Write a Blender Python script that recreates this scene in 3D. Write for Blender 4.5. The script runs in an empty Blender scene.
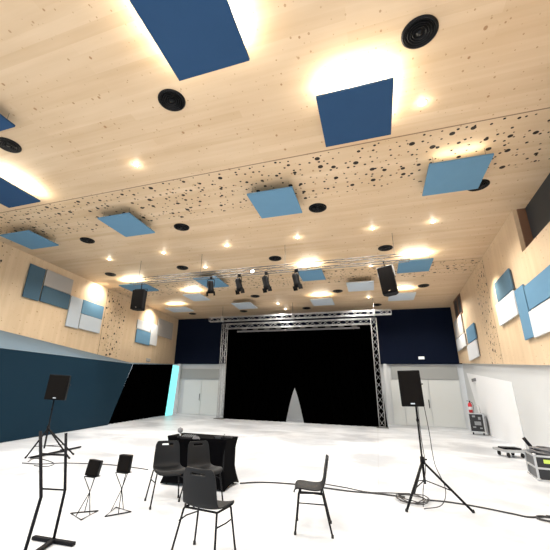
import bpy, bmesh, math, random
from mathutils import Vector, Matrix, Euler
random.seed(7)
scn = bpy.context.scene
COL = scn.collection
PI = math.pi
H = 7.04

# ------------------------------------------------------------------ camera
YAW, PIT, ROL = -0.33692948, 0.32882569, 0.0302048
FPX, CX, CY = 343.997, 253.708, 277.618
CAMP = Vector((0, 0, 1.45))
fw = Vector((math.sin(YAW) * math.cos(PIT), math.cos(YAW) * math.cos(PIT), math.sin(PIT)))
rt0 = Vector((math.cos(YAW), -math.sin(YAW), 0))
up0 = rt0.cross(fw)
RT = math.cos(ROL) * rt0 + math.sin(ROL) * up0
UP = -math.sin(ROL) * rt0 + math.cos(ROL) * up0
cam = bpy.data.cameras.new('camera')
co = bpy.data.objects.new('camera', cam)
COL.objects.link(co)
co.matrix_world = Matrix(((RT.x, UP.x, -fw.x, CAMP.x), (RT.y, UP.y, -fw.y, CAMP.y), (RT.z, UP.z, -fw.z, CAMP.z), (0, 0, 0, 1)))
cam.sensor_width = 36
cam.lens = FPX / 550 * 36
cam.shift_x = (275 - CX) / 550
cam.shift_y = (CY - 275) / 550
cam.clip_end = 200
scn.camera = co

def ray(x, y):
    return RT * ((x - CX) / FPX) - UP * ((y - CY) / FPX) + fw
def on(x, y, p0, n):
    """survey point: where the sight line meets a surveyed plane of the hall"""
    d = ray(x, y); n = Vector(n)
    return CAMP + d * ((Vector(p0) - CAMP).dot(n) / d.dot(n))
def at_z(x, y, z): return on(x, y, (0, 0, z), (0, 0, 1))
def at_y(x, y, Y): return on(x, y, (0, Y, 0), (0, 1, 0))

# ------------------------------------------------------------------ materials
def mat(name, col, rough=.5, metal=0., spec=.5, emit=None, estr=0., bump=0., bscale=60., sheen=0., var=0., vscale=3.):
    m = bpy.data.materials.new(name); m.use_nodes = True
    nt = m.node_tree; b = nt.nodes['Principled BSDF']
    b.inputs['Base Color'].default_value = (*col, 1)
    b.inputs['Roughness'].default_value = rough
    b.inputs['Metallic'].default_value = metal
    b.inputs['Specular IOR Level'].default_value = spec
    if sheen: b.inputs['Sheen Weight'].default_value = sheen
    if emit:
        b.inputs['Emission Color'].default_value = (*emit, 1)
        b.inputs['Emission Strength'].default_value = estr
    tc = nt.nodes.new('ShaderNodeTexCoord')
    if var:
        n = nt.nodes.new('ShaderNodeTexNoise'); n.inputs['Scale'].default_value = vscale; n.inputs['Detail'].default_value = 4
        mr = nt.nodes.new('ShaderNodeMapRange'); mr.inputs[3].default_value = 1 - var; mr.inputs[4].default_value = 1 + var
        mx = nt.nodes.new('ShaderNodeVectorMath'); mx.operation = 'SCALE'
        mx.inputs[0].default_value = col
        nt.links.new(tc.outputs['Object'], n.inputs['Vector'])
        nt.links.new(n.outputs[0], mr.inputs[0]); nt.links.new(mr.outputs[0], mx.inputs['Scale'])
        nt.links.new(mx.outputs[0], b.inputs['Base Color'])
    if bump:
        n = nt.nodes.new('ShaderNodeTexNoise'); n.inputs['Scale'].default_value = bscale
        bp = nt.nodes.new('ShaderNodeBump'); bp.inputs['Strength'].default_value = bump; bp.inputs['Distance'].default_value = .01
        nt.links.new(tc.outputs['Object'], n.inputs['Vector'])
        nt.links.new(n.outputs[0], bp.inputs['Height']); nt.links.new(bp.outputs[0], b.inputs['Normal'])
    return m

def wood(name, grain, bands, base=(.70, .535, .365), dark=(.57, .40, .24)):
    """pale laminated spruce, grain along world axis `grain`; bands = world-Y ranges that are perforated"""
    m = bpy.data.materials.new(name); m.use_nodes = True
    nt = m.node_tree; N = nt.nodes.new; Lk = nt.links.new
    b = nt.nodes['Principled BSDF']; b.inputs['Roughness'].default_value = .5; b.inputs['Specular IOR Level'].default_value = .2
    geo = N('ShaderNodeNewGeometry'); sep = N('ShaderNodeSeparateXYZ'); Lk(geo.outputs['Position'], sep.inputs[0])
    uv = N('ShaderNodeCombineXYZ')                 # u along grain, v across
    if grain == 'X': Lk(sep.outputs[0], uv.inputs[0]); Lk(sep.outputs[1], uv.inputs[1])
    else: Lk(sep.outputs[2], uv.inputs[0]); Lk(sep.outputs[1], uv.inputs[1])
    def scaled(sx, sy):
        mp = N('ShaderNodeMapping'); mp.inputs['Scale'].default_value = (sx, sy, 1); Lk(uv.outputs[0], mp.inputs[0]); return mp.outputs[0]
    def math_(op, a, bb, c=None):
        n = N('ShaderNodeMath'); n.operation = op
        for i, v in enumerate((a, bb, c)):
            if v is None: continue
            if isinstance(v, (int, float)): n.inputs[i].default_value = v
            else: Lk(v, n.inputs[i])
        return n.outputs[0]
    n1 = N('ShaderNodeTexNoise'); n1.inputs['Scale'].default_value = 1; n1.inputs['Detail'].default_value = 5; Lk(scaled(.35, 5.5), n1.inputs['Vector'])
    n2 = N('ShaderNodeTexNoise'); n2.inputs['Scale'].default_value = 1; n2.inputs['Detail'].default_value = 2; Lk(scaled(.5, 1.1), n2.inputs['Vector'])
    bk = N('ShaderNodeTexBrick'); bk.inputs['Scale'].default_value = 1; Lk(uv.outputs[0], bk.inputs['Vector'])
    bk.inputs['Brick Width'].default_value = 4.5; bk.inputs['Row Height'].default_value = .2; bk.inputs['Mortar Size'].default_value = .0
    bk.inputs['Color1'].default_value = (0, 0, 0, 1); bk.inputs['Color2'].default_value = (1, 1, 1, 1); bk.inputs['Mortar'].default_value = (.5, .5, .5, 1)
    f = math_('MULTIPLY', n1.outputs[0], .7); f = math_('MULTIPLY_ADD', n2.outputs[0], .7, f); f = math_('MULTIPLY_ADD', bk.outputs['Color'], .28, f)
    mr = N('ShaderNodeMapRange'); mr.inputs[1].default_value = .50; mr.inputs[2].default_value = 1.15; Lk(f, mr.inputs[0])
    mix = N('ShaderNodeMix'); mix.data_type = 'RGBA'; Lk(mr.outputs[0], mix.inputs[0])
    mix.inputs[6].default_value = (*base, 1); mix.inputs[7].default_value = (*dark, 1)
    cur = mix.outputs[2]
    def darken(cur, fac, col):
        x = N('ShaderNodeMix'); x.data_type = 'RGBA'; Lk(fac, x.inputs[0]); Lk(cur, x.inputs[6]); x.inputs[7].default_value = (*col, 1)
        return x.outputs[2]
    # knots
    for sc, r, amt in ((1.9, .060, .8), (3.6, .075, .65), (6.0, .085, .4)):
        v = N('ShaderNodeTexVoronoi'); v.voronoi_dimensions = '2D'; v.inputs['Scale'].default_value = sc; Lk(scaled(1, .75), v.inputs['Vector'])
        sp = N('ShaderNodeSeparateColor'); Lk(v.outputs['Color'], sp.inputs[0])
        rr = math_('MULTIPLY', sp.outputs[0], r)
        k = math_('LESS_THAN', v.outputs['Distance'], rr)
        on_ = math_('GREATER_THAN', sp.outputs[1], .45)
        k = math_('MULTIPLY', math_('MULTIPLY', k, on_), amt)
        cur = darken(cur, k, (.33, .17, .075))
    # perforation
    bm_ = None
    for (y0, y1) in bands:
        q = math_('MULTIPLY', math_('GREATER_THAN', sep.outputs[1], y0), math_('LESS_THAN', sep.outputs[1], y1))
        bm_ = q if bm_ is None else math_('MAXIMUM', bm_, q)
    if bm_ is not None:
        hole = None
        for sc, r0, r1, thr in ((2.3, .09, .155, .35), (4.6, .08, .16, .3)):
            v = N('ShaderNodeTexVoronoi'); v.voronoi_dimensions = '2D'; v.inputs['Scale'].default_value = sc; v.inputs['Randomness'].default_value = .9; Lk(scaled(1, 1), v.inputs['Vector'])
            sp = N('ShaderNodeSeparateColor'); Lk(v.outputs['Color'], sp.inputs[0])
            rr = math_('MULTIPLY_ADD', sp.outputs[0], r1 - r0, r0)
            k = math_('MULTIPLY', math_('LESS_THAN', v.outputs['Distance'], rr), math_('GREATER_THAN', sp.outputs[1], thr))
            hole = k if hole is None else math_('MAXIMUM', hole, k)
        cur = darken(cur, math_('MULTIPLY', hole, bm_), (.018, .010, .006))
    # panel seams running across the hall at the near edge of each perforated band
    for (y0, y1) in bands:
        d = math_('ABSOLUTE', math_('SUBTRACT', sep.outputs[1], y0), 0)
        cur = darken(cur, math_('MULTIPLY', math_('LESS_THAN', d, .018), .75), (.12, .06, .03))
    Lk(cur, b.inputs['Base Color'])
    return m

B1, B2 = (6.96, 8.95), (15.35, 17.2)
M = dict(
    ceil=wood('spruce_ceiling', 'X', (B1, B2)),
    wallw=wood('spruce_wall', 'Z', (B1, B2), (.72, .56, .385), (.61, .455, .29)),
    navy=mat('navy_paint', (.0022, .0055, .018), .7, spec=.08),
    teal=mat('petrol_blue_paint', (.0028, .019, .036), .7, spec=.12),
    ledge=mat('blue_grey_ledge', (.11, .165, .215), .6, spec=.2),
    white=mat('white_wall_paint', (.62, .64, .65), .6),
    white2=mat('brighter_white', (.86, .88, .90), .5),
    headshade=mat('shaded_header', (.36, .37, .36), .7),
    door=mat('door_paint', (.70, .72, .70), .5),
    doorline=mat('door_gap', (.25, .26, .25), .6),
    reveal=mat('window_reveal', (.20, .10, .055), .6),
    glassd=mat('dark_window_blind', (.035, .040, .045), .5, spec=.2),
    cyan=mat('cyan_light_strip', (.2, .8, .8), .5, emit=(.22, .80, .80), estr=1.0),
    curtain=mat('black_velvet', (.0003, .0003, .0003), 1, spec=0.0),
    clothm=mat('black_stretch_cloth', (.0015, .0015, .002), .95, spec=.04),
    alu=mat('aluminium', (.50, .51, .52), .4, .6, var=.1),
    alud=mat('dim_aluminium', (.10, .095, .09), .6, .0, spec=.2),
    black=mat('black_plastic', (.0025, .0025, .003), .6, spec=.12),
    chairp=mat('charcoal_polypropylene', (.0065, .007, .008), .5, spec=.22, bump=.15, bscale=300),
    blackm=mat('black_powder_steel', (.004, .004, .005), .5, spec=.15),
    greym=mat('dark_grey_steel', (.006, .006, .008), .6, spec=.12),
    grille=mat('speaker_grille', (.0045, .0035, .003), .8, spec=.1, bump=.4, bscale=400),
    chrome=mat('chrome', (.7, .7, .7), .2, 1),
    rubber=mat('black_rubber', (.01, .01, .01), .8),
    pnavy=mat('navy_felt', (.028, .070, .150), .95, spec=.1, var=.05),
    pblue=mat('blue_felt', (.130, .260, .385), .95, spec=.1, var=.05),
    pdim=mat('slate_blue_felt', (.075, .135, .185), .95, spec=.1, var=.05),
    ppale=mat('pale_grey_felt', (.50, .56, .62), .95, spec=.1, var=.03),
    pwhite=mat('white_felt', (.66, .68, .70), .95, spec=.1, var=.03),
    pwarm=mat('warm_grey_felt', (.42, .40, .38), .95, spec=.1, var=.03),
    pedge=mat('panel_edge', (.10, .10, .11), .7),
    ventm=mat('black_vent', (.002, .002, .003), .35, spec=.2),
    lamp=mat('lamp_glow', (1, 1, 1), .5, emit=(1, .93, .82), estr=14),
    ring=mat('white_ring', (.8, .75, .68), .5),
    red=mat('extinguisher_red', (.50, .012, .02), .3),
    casepan=mat('black_laminate', (.012, .012, .014), .35),
    lime=mat('lime_sticker', (.55, .70, .12), .5),
    cabgrey=mat('grey_cable_bundle', (.17, .17, .18), .6),
    cable=mat('black_cable', (.02, .02, .022), .5),
    signw=mat('white_lamp_box', (.8, .8, .78), .4, emit=(1, 1, .95), estr=.6),
    paper=mat('silver_gear', (.26, .27, .28), .4, .3),
)
def floor_mat():
    m = bpy.data.materials.new('polished_pale_concrete'); m.use_nodes = True
    nt = m.node_tree; N = nt.nodes.new; Lk = nt.links.new; b = nt.nodes['Principled BSDF']
    tc = N('ShaderNodeTexCoord')
    n = N('ShaderNodeTexNoise'); n.inputs['Scale'].default_value = .55; n.inputs['Detail'].default_value = 6; n.inputs['Roughness'].default_value = .62; n.inputs['Distortion'].default_value = .6
    Lk(tc.outputs['Object'], n.inputs['Vector'])
    cr = N('ShaderNodeValToRGB'); cr.color_ramp.elements[0].position = .38; cr.color_ramp.elements[0].color = (.50, .53, .57, 1)
    cr.color_ramp.elements[1].position = .60; cr.color_ramp.elements[1].color = (.76, .79, .83, 1)
    Lk(n.outputs[0], cr.inputs[0])
    sep = N('ShaderNodeSeparateXYZ'); Lk(tc.outputs['Object'], sep.inputs[0])
    cur = cr.outputs[0]
    for x0 in (-.10, -5.2):        # saw-cut joints running down the hall
        a = N('ShaderNodeMath'); a.operation = 'SUBTRACT'; Lk(sep.outputs[0], a.inputs[0]); a.inputs[1].default_value = x0
        c = N('ShaderNodeMath'); c.operation = 'ABSOLUTE'; Lk(a.outputs[0], c.inputs[0])
        d = N('ShaderNodeMath'); d.operation = 'LESS_THAN'; Lk(c.outputs[0], d.inputs[0]); d.inputs[1].default_value = .012
        e = N('ShaderNodeMath'); e.operation = 'MULTIPLY'; Lk(d.outputs[0], e.inputs[0]); e.inputs[1].default_value = .35
        x = N('ShaderNodeMix'); x.data_type = 'RGBA'; Lk(e.outputs[0], x.inputs[0]); Lk(cur, x.inputs[6]); x.inputs[7].default_value = (.4, .4, .42, 1)
        cur = x.outputs[2]
    Lk(cur, b.inputs['Base Color'])
    mr = N('ShaderNodeMapRange'); mr.inputs[3].default_value = .22; mr.inputs[4].default_value = .5; Lk(n.outputs[0], mr.inputs[0]); Lk(mr.outputs[0], b.inputs['Roughness'])
    return m
M['floor'] = floor_mat()

# ------------------------------------------------------------------ mesh helpers
class MB:
    def __init__(s): s.bm = bmesh.new()
    def box(s, c, size, rot=None):
        mt = Matrix.Translation(Vector(c))
        if rot is not None:
            mt = mt @ (rot.to_4x4() if isinstance(rot, Matrix) else Matrix.Rotation(rot, 4, 'Z'))
        mt = mt @ Matrix.Diagonal((*size, 1))
        bmesh.ops.create_cube(s.bm, size=1, matrix=mt); return s
    def quad(s, *pts):
        s.bm.faces.new([s.bm.verts.new(Vector(p)) for p in pts]); return s
    def prism(s, pts, d):
        """closed prism: polygon pts extruded along d"""
        d = Vector(d); a = [s.bm.verts.new(Vector(p)) for p in pts]; b = [s.bm.verts.new(Vector(p) + d) for p in pts]
        s.bm.faces.new(a); s.bm.faces.new(b[::-1]); n = len(a)
        for i in range(n): s.bm.faces.new((a[i], b[i], b[(i + 1) % n], a[(i + 1) % n]))
        return s
    def tube(s, pts, r, seg=8, r2=None, closed=False):
        pts = [Vector(p) for p in pts]; n = len(pts); rings = []; prev = None
        for i, p in enumerate(pts):
            if closed: t = pts[(i + 1) % n] - pts[i - 1]
            else: t = pts[min(i + 1, n - 1)] - pts[max(i - 1, 0)]
            t.normalize()
            if prev is None:
                a = Vector((0, 0, 1)) if abs(t.z) < .9 else Vector((1, 0, 0)); u = t.cross(a).normalized()
            else:
                u = (prev - t * prev.dot(t)).normalized()
            prev = u; v = t.cross(u)
            rr = r if r2 is None else r + (r2 - r) * i / (n - 1)
            rings.append([s.bm.verts.new(p + rr * (math.cos(2 * PI * k / seg) * u + math.sin(2 * PI * k / seg) * v)) for k in range(seg)])
        for i in range(n if closed else n - 1):
            A, B = rings[i], rings[(i + 1) % n]
            for k in range(seg):
                s.bm.faces.new((A[k], A[(k + 1) % seg], B[(k + 1) % seg], B[k]))
        if not closed:
            s.bm.faces.new(rings[0][::-1]); s.bm.faces.new(rings[-1])
        return s
    def lathe(s, prof, c=(0, 0, 0), seg=32):
        """prof = [(r, z)]"""
        c = Vector(c); rings = []
        for r, z in prof:
            if r < 1e-5: rings.append([s.bm.verts.new(c + Vector((0, 0, z)))])
            else: rings.append([s.bm.verts.new(c + Vector((r * math.cos(2 * PI * k / seg), r * math.sin(2 * PI * k / seg), z))) for k in range(seg)])
        for A, B in zip(rings, rings[1:]):
            for k in range(seg):
                j = (k + 1) % seg
                if len(A) == 1 and len(B) == 1: continue
                if len(A) == 1: s.bm.faces.new((A[0], B[j], B[k]))
                elif len(B) == 1: s.bm.faces.new((A[k], A[j], B[0]))
                else: s.bm.faces.new((A[k], A[j], B[j], B[k]))
        return s
    def xf(s, m):
        bmesh.ops.transform(s.bm, matrix=m, verts=s.bm.verts[:]); return s
    def build(s, name, m, parent=None, smooth=False, bevel=0., fixn=True):
        if fixn: bmesh.ops.recalc_face_normals(s.bm, faces=s.bm.faces[:])
        me = bpy.data.meshes.new(name); s.bm.to_mesh(me); s.bm.free()
        me.materials.append(m if not isinstance(m, str) else M[m])
        if smooth:
            for p in me.polygons: p.use_smooth = True
        o = bpy.data.objects.new(name, me); COL.objects.link(o)
        if parent is not None: o.parent = parent
        if bevel:
            b = o.modifiers.new('bevel', 'BEVEL'); b.width = bevel; b.segments = 2; b.limit_method = 'ANGLE'
        return o

def tag(o, label=None, cat=None, group=None, kind=None):
    if label: o['label'] = label
    if cat: o['category'] = cat
    if group: o['group'] = group
    if kind: o['kind'] = kind
    return o
def empty(name, loc, label=None, cat=None, group=None, rz=0., kind=None):
    o = bpy.data.objects.new(name, None); COL.objects.link(o); o.location = loc; o.rotation_euler = (0, 0, rz); o.empty_display_size = .2
    return tag(o, label, cat, group, kind)
def kids(o): return [c for c in bpy.data.objects if c.parent == o]
def copy_tree(o, parent=None):
    c = o.copy(); COL.objects.link(c)
    if parent is not None: c.parent = parent
    for ch in kids(o): copy_tree(ch, c)
    return c
def struct(o, label=None): return tag(o, label, kind='structure')
def smoothpath(pts, n=8):
    pts = [Vector(p) for p in pts]; out = []
    P = [pts[0] * 2 - pts[1]] + pts + [pts[-1] * 2 - pts[-2]]
    for i in range(1, len(P) - 2):
        for k in range(n):
            t = k / n; a, b, c, d = P[i - 1], P[i], P[i + 1], P[i + 2]
            out.append(.5 * ((2 * b) + (c - a) * t + (2 * a - 5 * b + 4 * c - d) * t * t + (3 * b - a - 3 * c + d) * t ** 3))
    out.append(pts[-1]); return out

# ------------------------------------------------------------------ room shell
YB = 23.92
struct(MB().box((-4, 9.5, -.05), (30, 31, .1)).build('floor', 'floor'), 'glossy pale concrete floor')
struct(MB().box((-4.5, 10.5, H + .05), (30, 29, .1)).build('ceiling', 'ceil'), 'pale knotty wood ceiling')

def xl(Y): return -14.2 - (Y - 14) * .05
def xr(Y): return 4.32 + (Y - 10) * .035
PL0, PLn = (xl(14), 14, 0), (1, .05, 0)
PR0, PRn = (xr(10), 10, 0), (1, -.035, 0)
def onl(x, y): return on(x, y, PL0, PLn)
def onr(x, y): return on(x, y, PR0, PRn)
# left wood wall, bottom edge surveyed
lb = [onl(0, 330), onl(130, 362.5), onl(173, 364)]
s0 = (lb[1] - lb[0]) / (lb[1].y - lb[0].y)
lfront = lb[0] + s0 * (3 - lb[0].y)
pts = [lfront, lb[1], (xl(YB), YB, lb[2].z), (xl(YB), YB, H), (xl(3), 3, H)]
struct(MB().prism(pts, (-.12, 0, 0)).build('wall_left', 'wallw'), 'left wood wall above the blue wall')
# right wood wall with a window recess at the top near the camera
rb = [onr(458, 364), onr(550, 366)]
sr_ = (rb[1] - rb[0]) / (rb[1].y - rb[0].y)
def rbz(Y): return rb[0].z + sr_.z * (Y - rb[0].y)
WY, WZ = onr(513, 214).y, onr(528, 246).z
WY0 = 5.0
mb = MB()
T = (.14, 0, 0)
mb.prism([(xr(3), 3, rbz(3)), (xr(YB), YB, rb[0].z), (xr(YB), YB, WZ), (xr(3), 3, WZ)], T)
mb.prism([(xr(WY), WY, WZ), (xr(YB), YB, WZ), (xr(YB), YB, H), (xr(WY), WY, H)], T)
mb.prism([(xr(3), 3, WZ), (xr(WY0), WY0, WZ), (xr(WY0), WY0, H), (xr(3), 3, H)], T)
struct(mb.build('wall_right', 'wallw'), 'right wood wall above the white wall')
w1 = empty('window_1', (xr(WY) + .1, (WY + WY0) / 2, WZ), 'dark high window at the top of the right wood wall', None, kind='structure')
d = .30
MB().box((.12, 0, (H - WZ) / 2), (.02, WY - WY0, H - WZ)).build('pane', 'glassd', w1)
fr = MB()
fr.box((d / 2 - .1, (WY - WY0) / 2 - .02, (H - WZ) / 2), (d, .05, H - WZ)); fr.box((d / 2 - .1, 0, .02), (d, WY - WY0, .05)); fr.box((d / 2 - .1, -(WY - WY0) / 2 + .02, (H - WZ) / 2), (d, .05, H - WZ))
fr.build('window_frame', 'reveal', w1)
w1.rotation_euler.z = -.035
# small window high up by the back corner
q = [onr(456, 300), onr(460, 294), onr(462, 313), onr(457, 316)]
ya, yb = min(q[1].y, q[2].y), max(q[0].y, q[3].y) - .1; za, zb = q[2].z, q[1].z
w2 = empty('window_2', (xr((ya + yb) / 2) - .02, (ya + yb) / 2, za), 'small dark window high on the right wall near the back corner', None, kind='structure')
MB().box((0, 0, (zb - za) / 2), (.03, yb - ya, zb - za)).build('pane', 'glassd', w2)
f = MB(); hh = zb - za; ww = yb - ya
for yy in (-ww / 2, ww / 2, 0): f.box((-.01, yy, hh / 2), (.06, .07, hh))
for zz in (0, hh): f.box((-.01, 0, zz), (.06, ww, .07))
f.build('window_frame', 'reveal', w2)

# left lower blue wall, splayed in plan, with a raked end and sloping ledge
F0, F1 = at_z(0, 443, 0), at_z(108, 425, 0)
dirb = (F1 - F0).normalized(); nb = Vector((dirb.y, -dirb.x, 0))
t0, t1 = on(0, 348, F0, nb), on(133, 364, F0, nb)
tf = t0 + (t1 - t0) * ((2.5 - t0.y) / (t1.y - t0.y)); ff = F0 + dirb * ((2.5 - F0.y) / dirb.y)
struct(MB().prism([ff, F1, t1, tf], -nb * .15).build('wall_left_lower', 'teal'), 'petrol blue lower wall leaning along the left side')
# niche curtain wall behind it
C0, C1 = at_z(108, 424.5, 0), at_z(165, 415.5, 0)
dc = (C1 - C0).normalized(); nc = Vector((dc.y, -dc.x, 0))
u0, u1 = on(133, 364, C0, nc), on(173, 364.5, C0, nc)
led = MB()
led.quad(tf, t1, lb[1] + Vector((-.02, 0, 0)), lfront)
struct(led.build('trim_1', 'ledge'), 'blue grey sloping ledge between the blue wall and the wood wall')
sf = MB(); sf.quad(t1, u1, lb[2], lb[1])
struct(sf.build('trim_2', 'ledge'), 'shadowed soffit above the black side curtain')

def curtain(A, B, z0, z1, name, label, amp=.07, wl=.42, edgeA=None, edgeB=None, cat='curtain', group=None, nseg=160, nz=14):
    """pleated drape from floor point A to B; edgeA / edgeB(t) shift the side edges (t=0 bottom, 1 top)"""
    A = Vector(A); B = Vector(B); L = (B - A).length; d = (B - A) / L; n = Vector((d.y, -d.x, 0))
    bm = bmesh.new(); g = []
    ph = random.random() * 6
    for j in range(nz + 1):
        t = j / nz; row = []
        a = edgeA(t) if edgeA else 0.; b = L + (edgeB(t) if edgeB else 0.)
        zz0 = z0(0) if callable(z0) else z0; zt = z1
        for i in range(nseg + 1):
            s = i / nseg; x = a + (b - a) * s
            ztop = z1(s) if callable(z1) else z1
            off = amp * (math.sin(2 * PI * s * L / wl + ph) + .35 * math.sin(2 * PI * s * L / wl * 2.3 + 1 + t)) * (1 - .35 * t)
            row.append(bm.verts.new(A + d * x + n * off + Vector((0, 0, zz0 + (ztop - zz0) * t))))
        g.append(row)
    for j in range(nz):
        for i in range(nseg): bm.faces.new((g[j][i], g[j][i + 1], g[j + 1][i + 1], g[j + 1][i]))
    me = bpy.data.meshes.new(name); bm.to_mesh(me); bm.free(); me.materials.append(M['curtain'])
    for p in me.polygons: p.use_smooth = True
    o = bpy.data.objects.new(name, me); COL.objects.link(o)
    sm = o.modifiers.new('thick', 'SOLIDIFY'); sm.thickness = .01
    return tag(o, label, cat, group)
Ls = (C1 - C0).length
ea = (u0 - C0).dot(dc); eb = (u1 - C1).dot(dc)
curtain(C0, C1, .01, lambda s: u0.z + (u1.z - u0.z) * s, 'curtain', 'black curtain along the left wall beside the cyan strip', amp=.05, edgeA=lambda t: ea * t, edgeB=lambda t: eb * t)
# narrow cyan lit window strip in the back left corner
cy0, cy1 = at_z(164.5, 416.2, 0), at_z(171.5, 414.6, 0)
YS = min(cy0.y, 22.6)
a0, a1, a2, a3 = at_y(165, 416, YS), at_y(172, 415, YS), at_y(179, 366, YS), at_y(173, 365, YS)
sgn = Vector((0, .03, 0))
w3 = empty('window_3', (a0.x, YS, 0), 'narrow strip of cyan light in the back left corner', None, kind='structure')
MB().prism([Vector((p.x - a0.x, 0, max(p.z, 0.01))) for p in (a0, a1, a2, a3)], sgn).build('pane', 'cyan', w3)

# right lower white wall
LO = .14
zlow = [(xr(YB) + LO, YB, 0), (xr(2) + LO, 2, 0), (xr(2) + LO, 2, 3.7), (xr(YB) + LO, YB, 3.7)]
struct(MB().prism(zlow, (.1, 0, 0)).build('wall_right_lower', 'white'), 'white lower wall on the right side')
def onrl(x, y): return on(x, y, (xr(10) + LO, 10, 0), PRn)
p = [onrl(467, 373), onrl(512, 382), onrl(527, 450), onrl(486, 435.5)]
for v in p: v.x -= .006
struct(MB().prism(p, (-.02, 0, 0)).build('trim_3', 'white2'), 'brighter white patch on the right wall')  # thin slab in a brighter white than the wall around it

# back wall
struct(MB().box((-4.9, YB + .2, (H + 3.56) / 2), (21.5, .4, H - 3.56)).build('wall_back', 'navy'), 'navy upper back wall behind the stage truss')
YL = YB + .12
struct(MB().box((-4.9, YL + .2, 1.78), (21.5, .2, 3.56)).build('wall_back_lower', 'white'), 'pale grey lower back wall with doors')
def bx(x, y): return at_y(x, y, YL + .1)
def door(n, x0, x1, ytop, label, splits, hx, hy):
    l = bx(x0, 400).x; r = bx(x1, 405).x; zt = bx((x0 + x1) / 2, ytop).z
    e = empty('door_%d' % n, ((l + r) / 2, YL + .1, 0), label, None, kind='structure')
    e['kind'] = 'structure'
    W = r - l
    cuts = [0] + splits + [1]
    for a, b in zip(cuts, cuts[1:]):
        MB().box((-W / 2 + W * (a + b) / 2, -.02, zt / 2), (W * (b - a) - .04, .06, zt - .02)).build('door_leaf', 'door', e, bevel=.005)
    MB().box((0, .012, zt / 2 + .01), (W + .08, .02, zt + .06)).build('door_frame', 'doorline', e)
    h = bx(hx, hy); hd = MB()
    hd.tube([(h.x - e.location.x, -.06, h.z - .22), (h.x - e.location.x, -.11, h.z - .2), (h.x - e.location.x, -.11, h.z + .2), (h.x - e.location.x, -.06, h.z + .22)], .022)
    hd.build('door_handle', 'greym', e, smooth=True)
    return e
door(1, 183, 219, 380, 'pale double door left of the black stage curtain', [.5], 200, 397)
door(2, 392, 463, 380, 'pale double door right of the stage truss', [.18, .56], 429, 404)
for n, (x0, x1, yt, yb_, lab) in enumerate(((182, 220, 369, 379, 'header above the left back door, coloured grey for its recess shadow'), (391, 457, 366.5, 379.5, 'header above the right back door, coloured grey for its recess shadow')), 4):
    l, r = bx(x0, 370).x, bx(x1, 370).x; zt, zb = bx((x0 + x1) / 2, yt).z, bx((x0 + x1) / 2, yb_).z
    struct(MB().box(((l + r) / 2, YL + .06, (zt + zb) / 2), (r - l, .08, zt - zb)).build('trim_%d' % n, 'headshade'), lab)  # recess shadow over the doors, put into the strip's grey colour
for n, x in enumerate((177.5, 388), 6):
    l = bx(x, 400).x
    struct(MB().box((l, YL - .02, 1.78), (.22, .24, 3.55)).build('trim_%d' % n, 'white'), 'white pilaster at the back wall')
e = at_y(421.3, 358, YB)
t = empty('emergency_light', (e.x, YB + .01, e.z), 'small white emergency light on the navy back wall', 'light')
MB().box((0, -.04, 0), (.34, .08, .17)).build('housing', 'white2', t, bevel=.01); MB().box((0, -.085, 0), (.28, .012, .11)).build('diffuser', 'signw', t)
# small dark vent plate on the white right wall, switch plates on wood wall
v = onrl(475, 380)
t = empty('wall_light', (v.x - .02, v.y, v.z), 'small dark grey wall fixture on the white right wall above the extinguisher', 'fixture')
MB().box((0, 0, 0), (.12, .75, .16)).build('housing', 'cabgrey', t, bevel=.02); MB().box((-.02, 0, -.09), (.06, .6, .02)).build('diffuser', 'white2', t)
v = onl(148, 360)
tag(MB().box(v, (.08, .45, .22)).build('wall_box', 'pwarm', bevel=.02), 'small beige box low on the left wood wall above the black side curtain', 'box')

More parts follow.
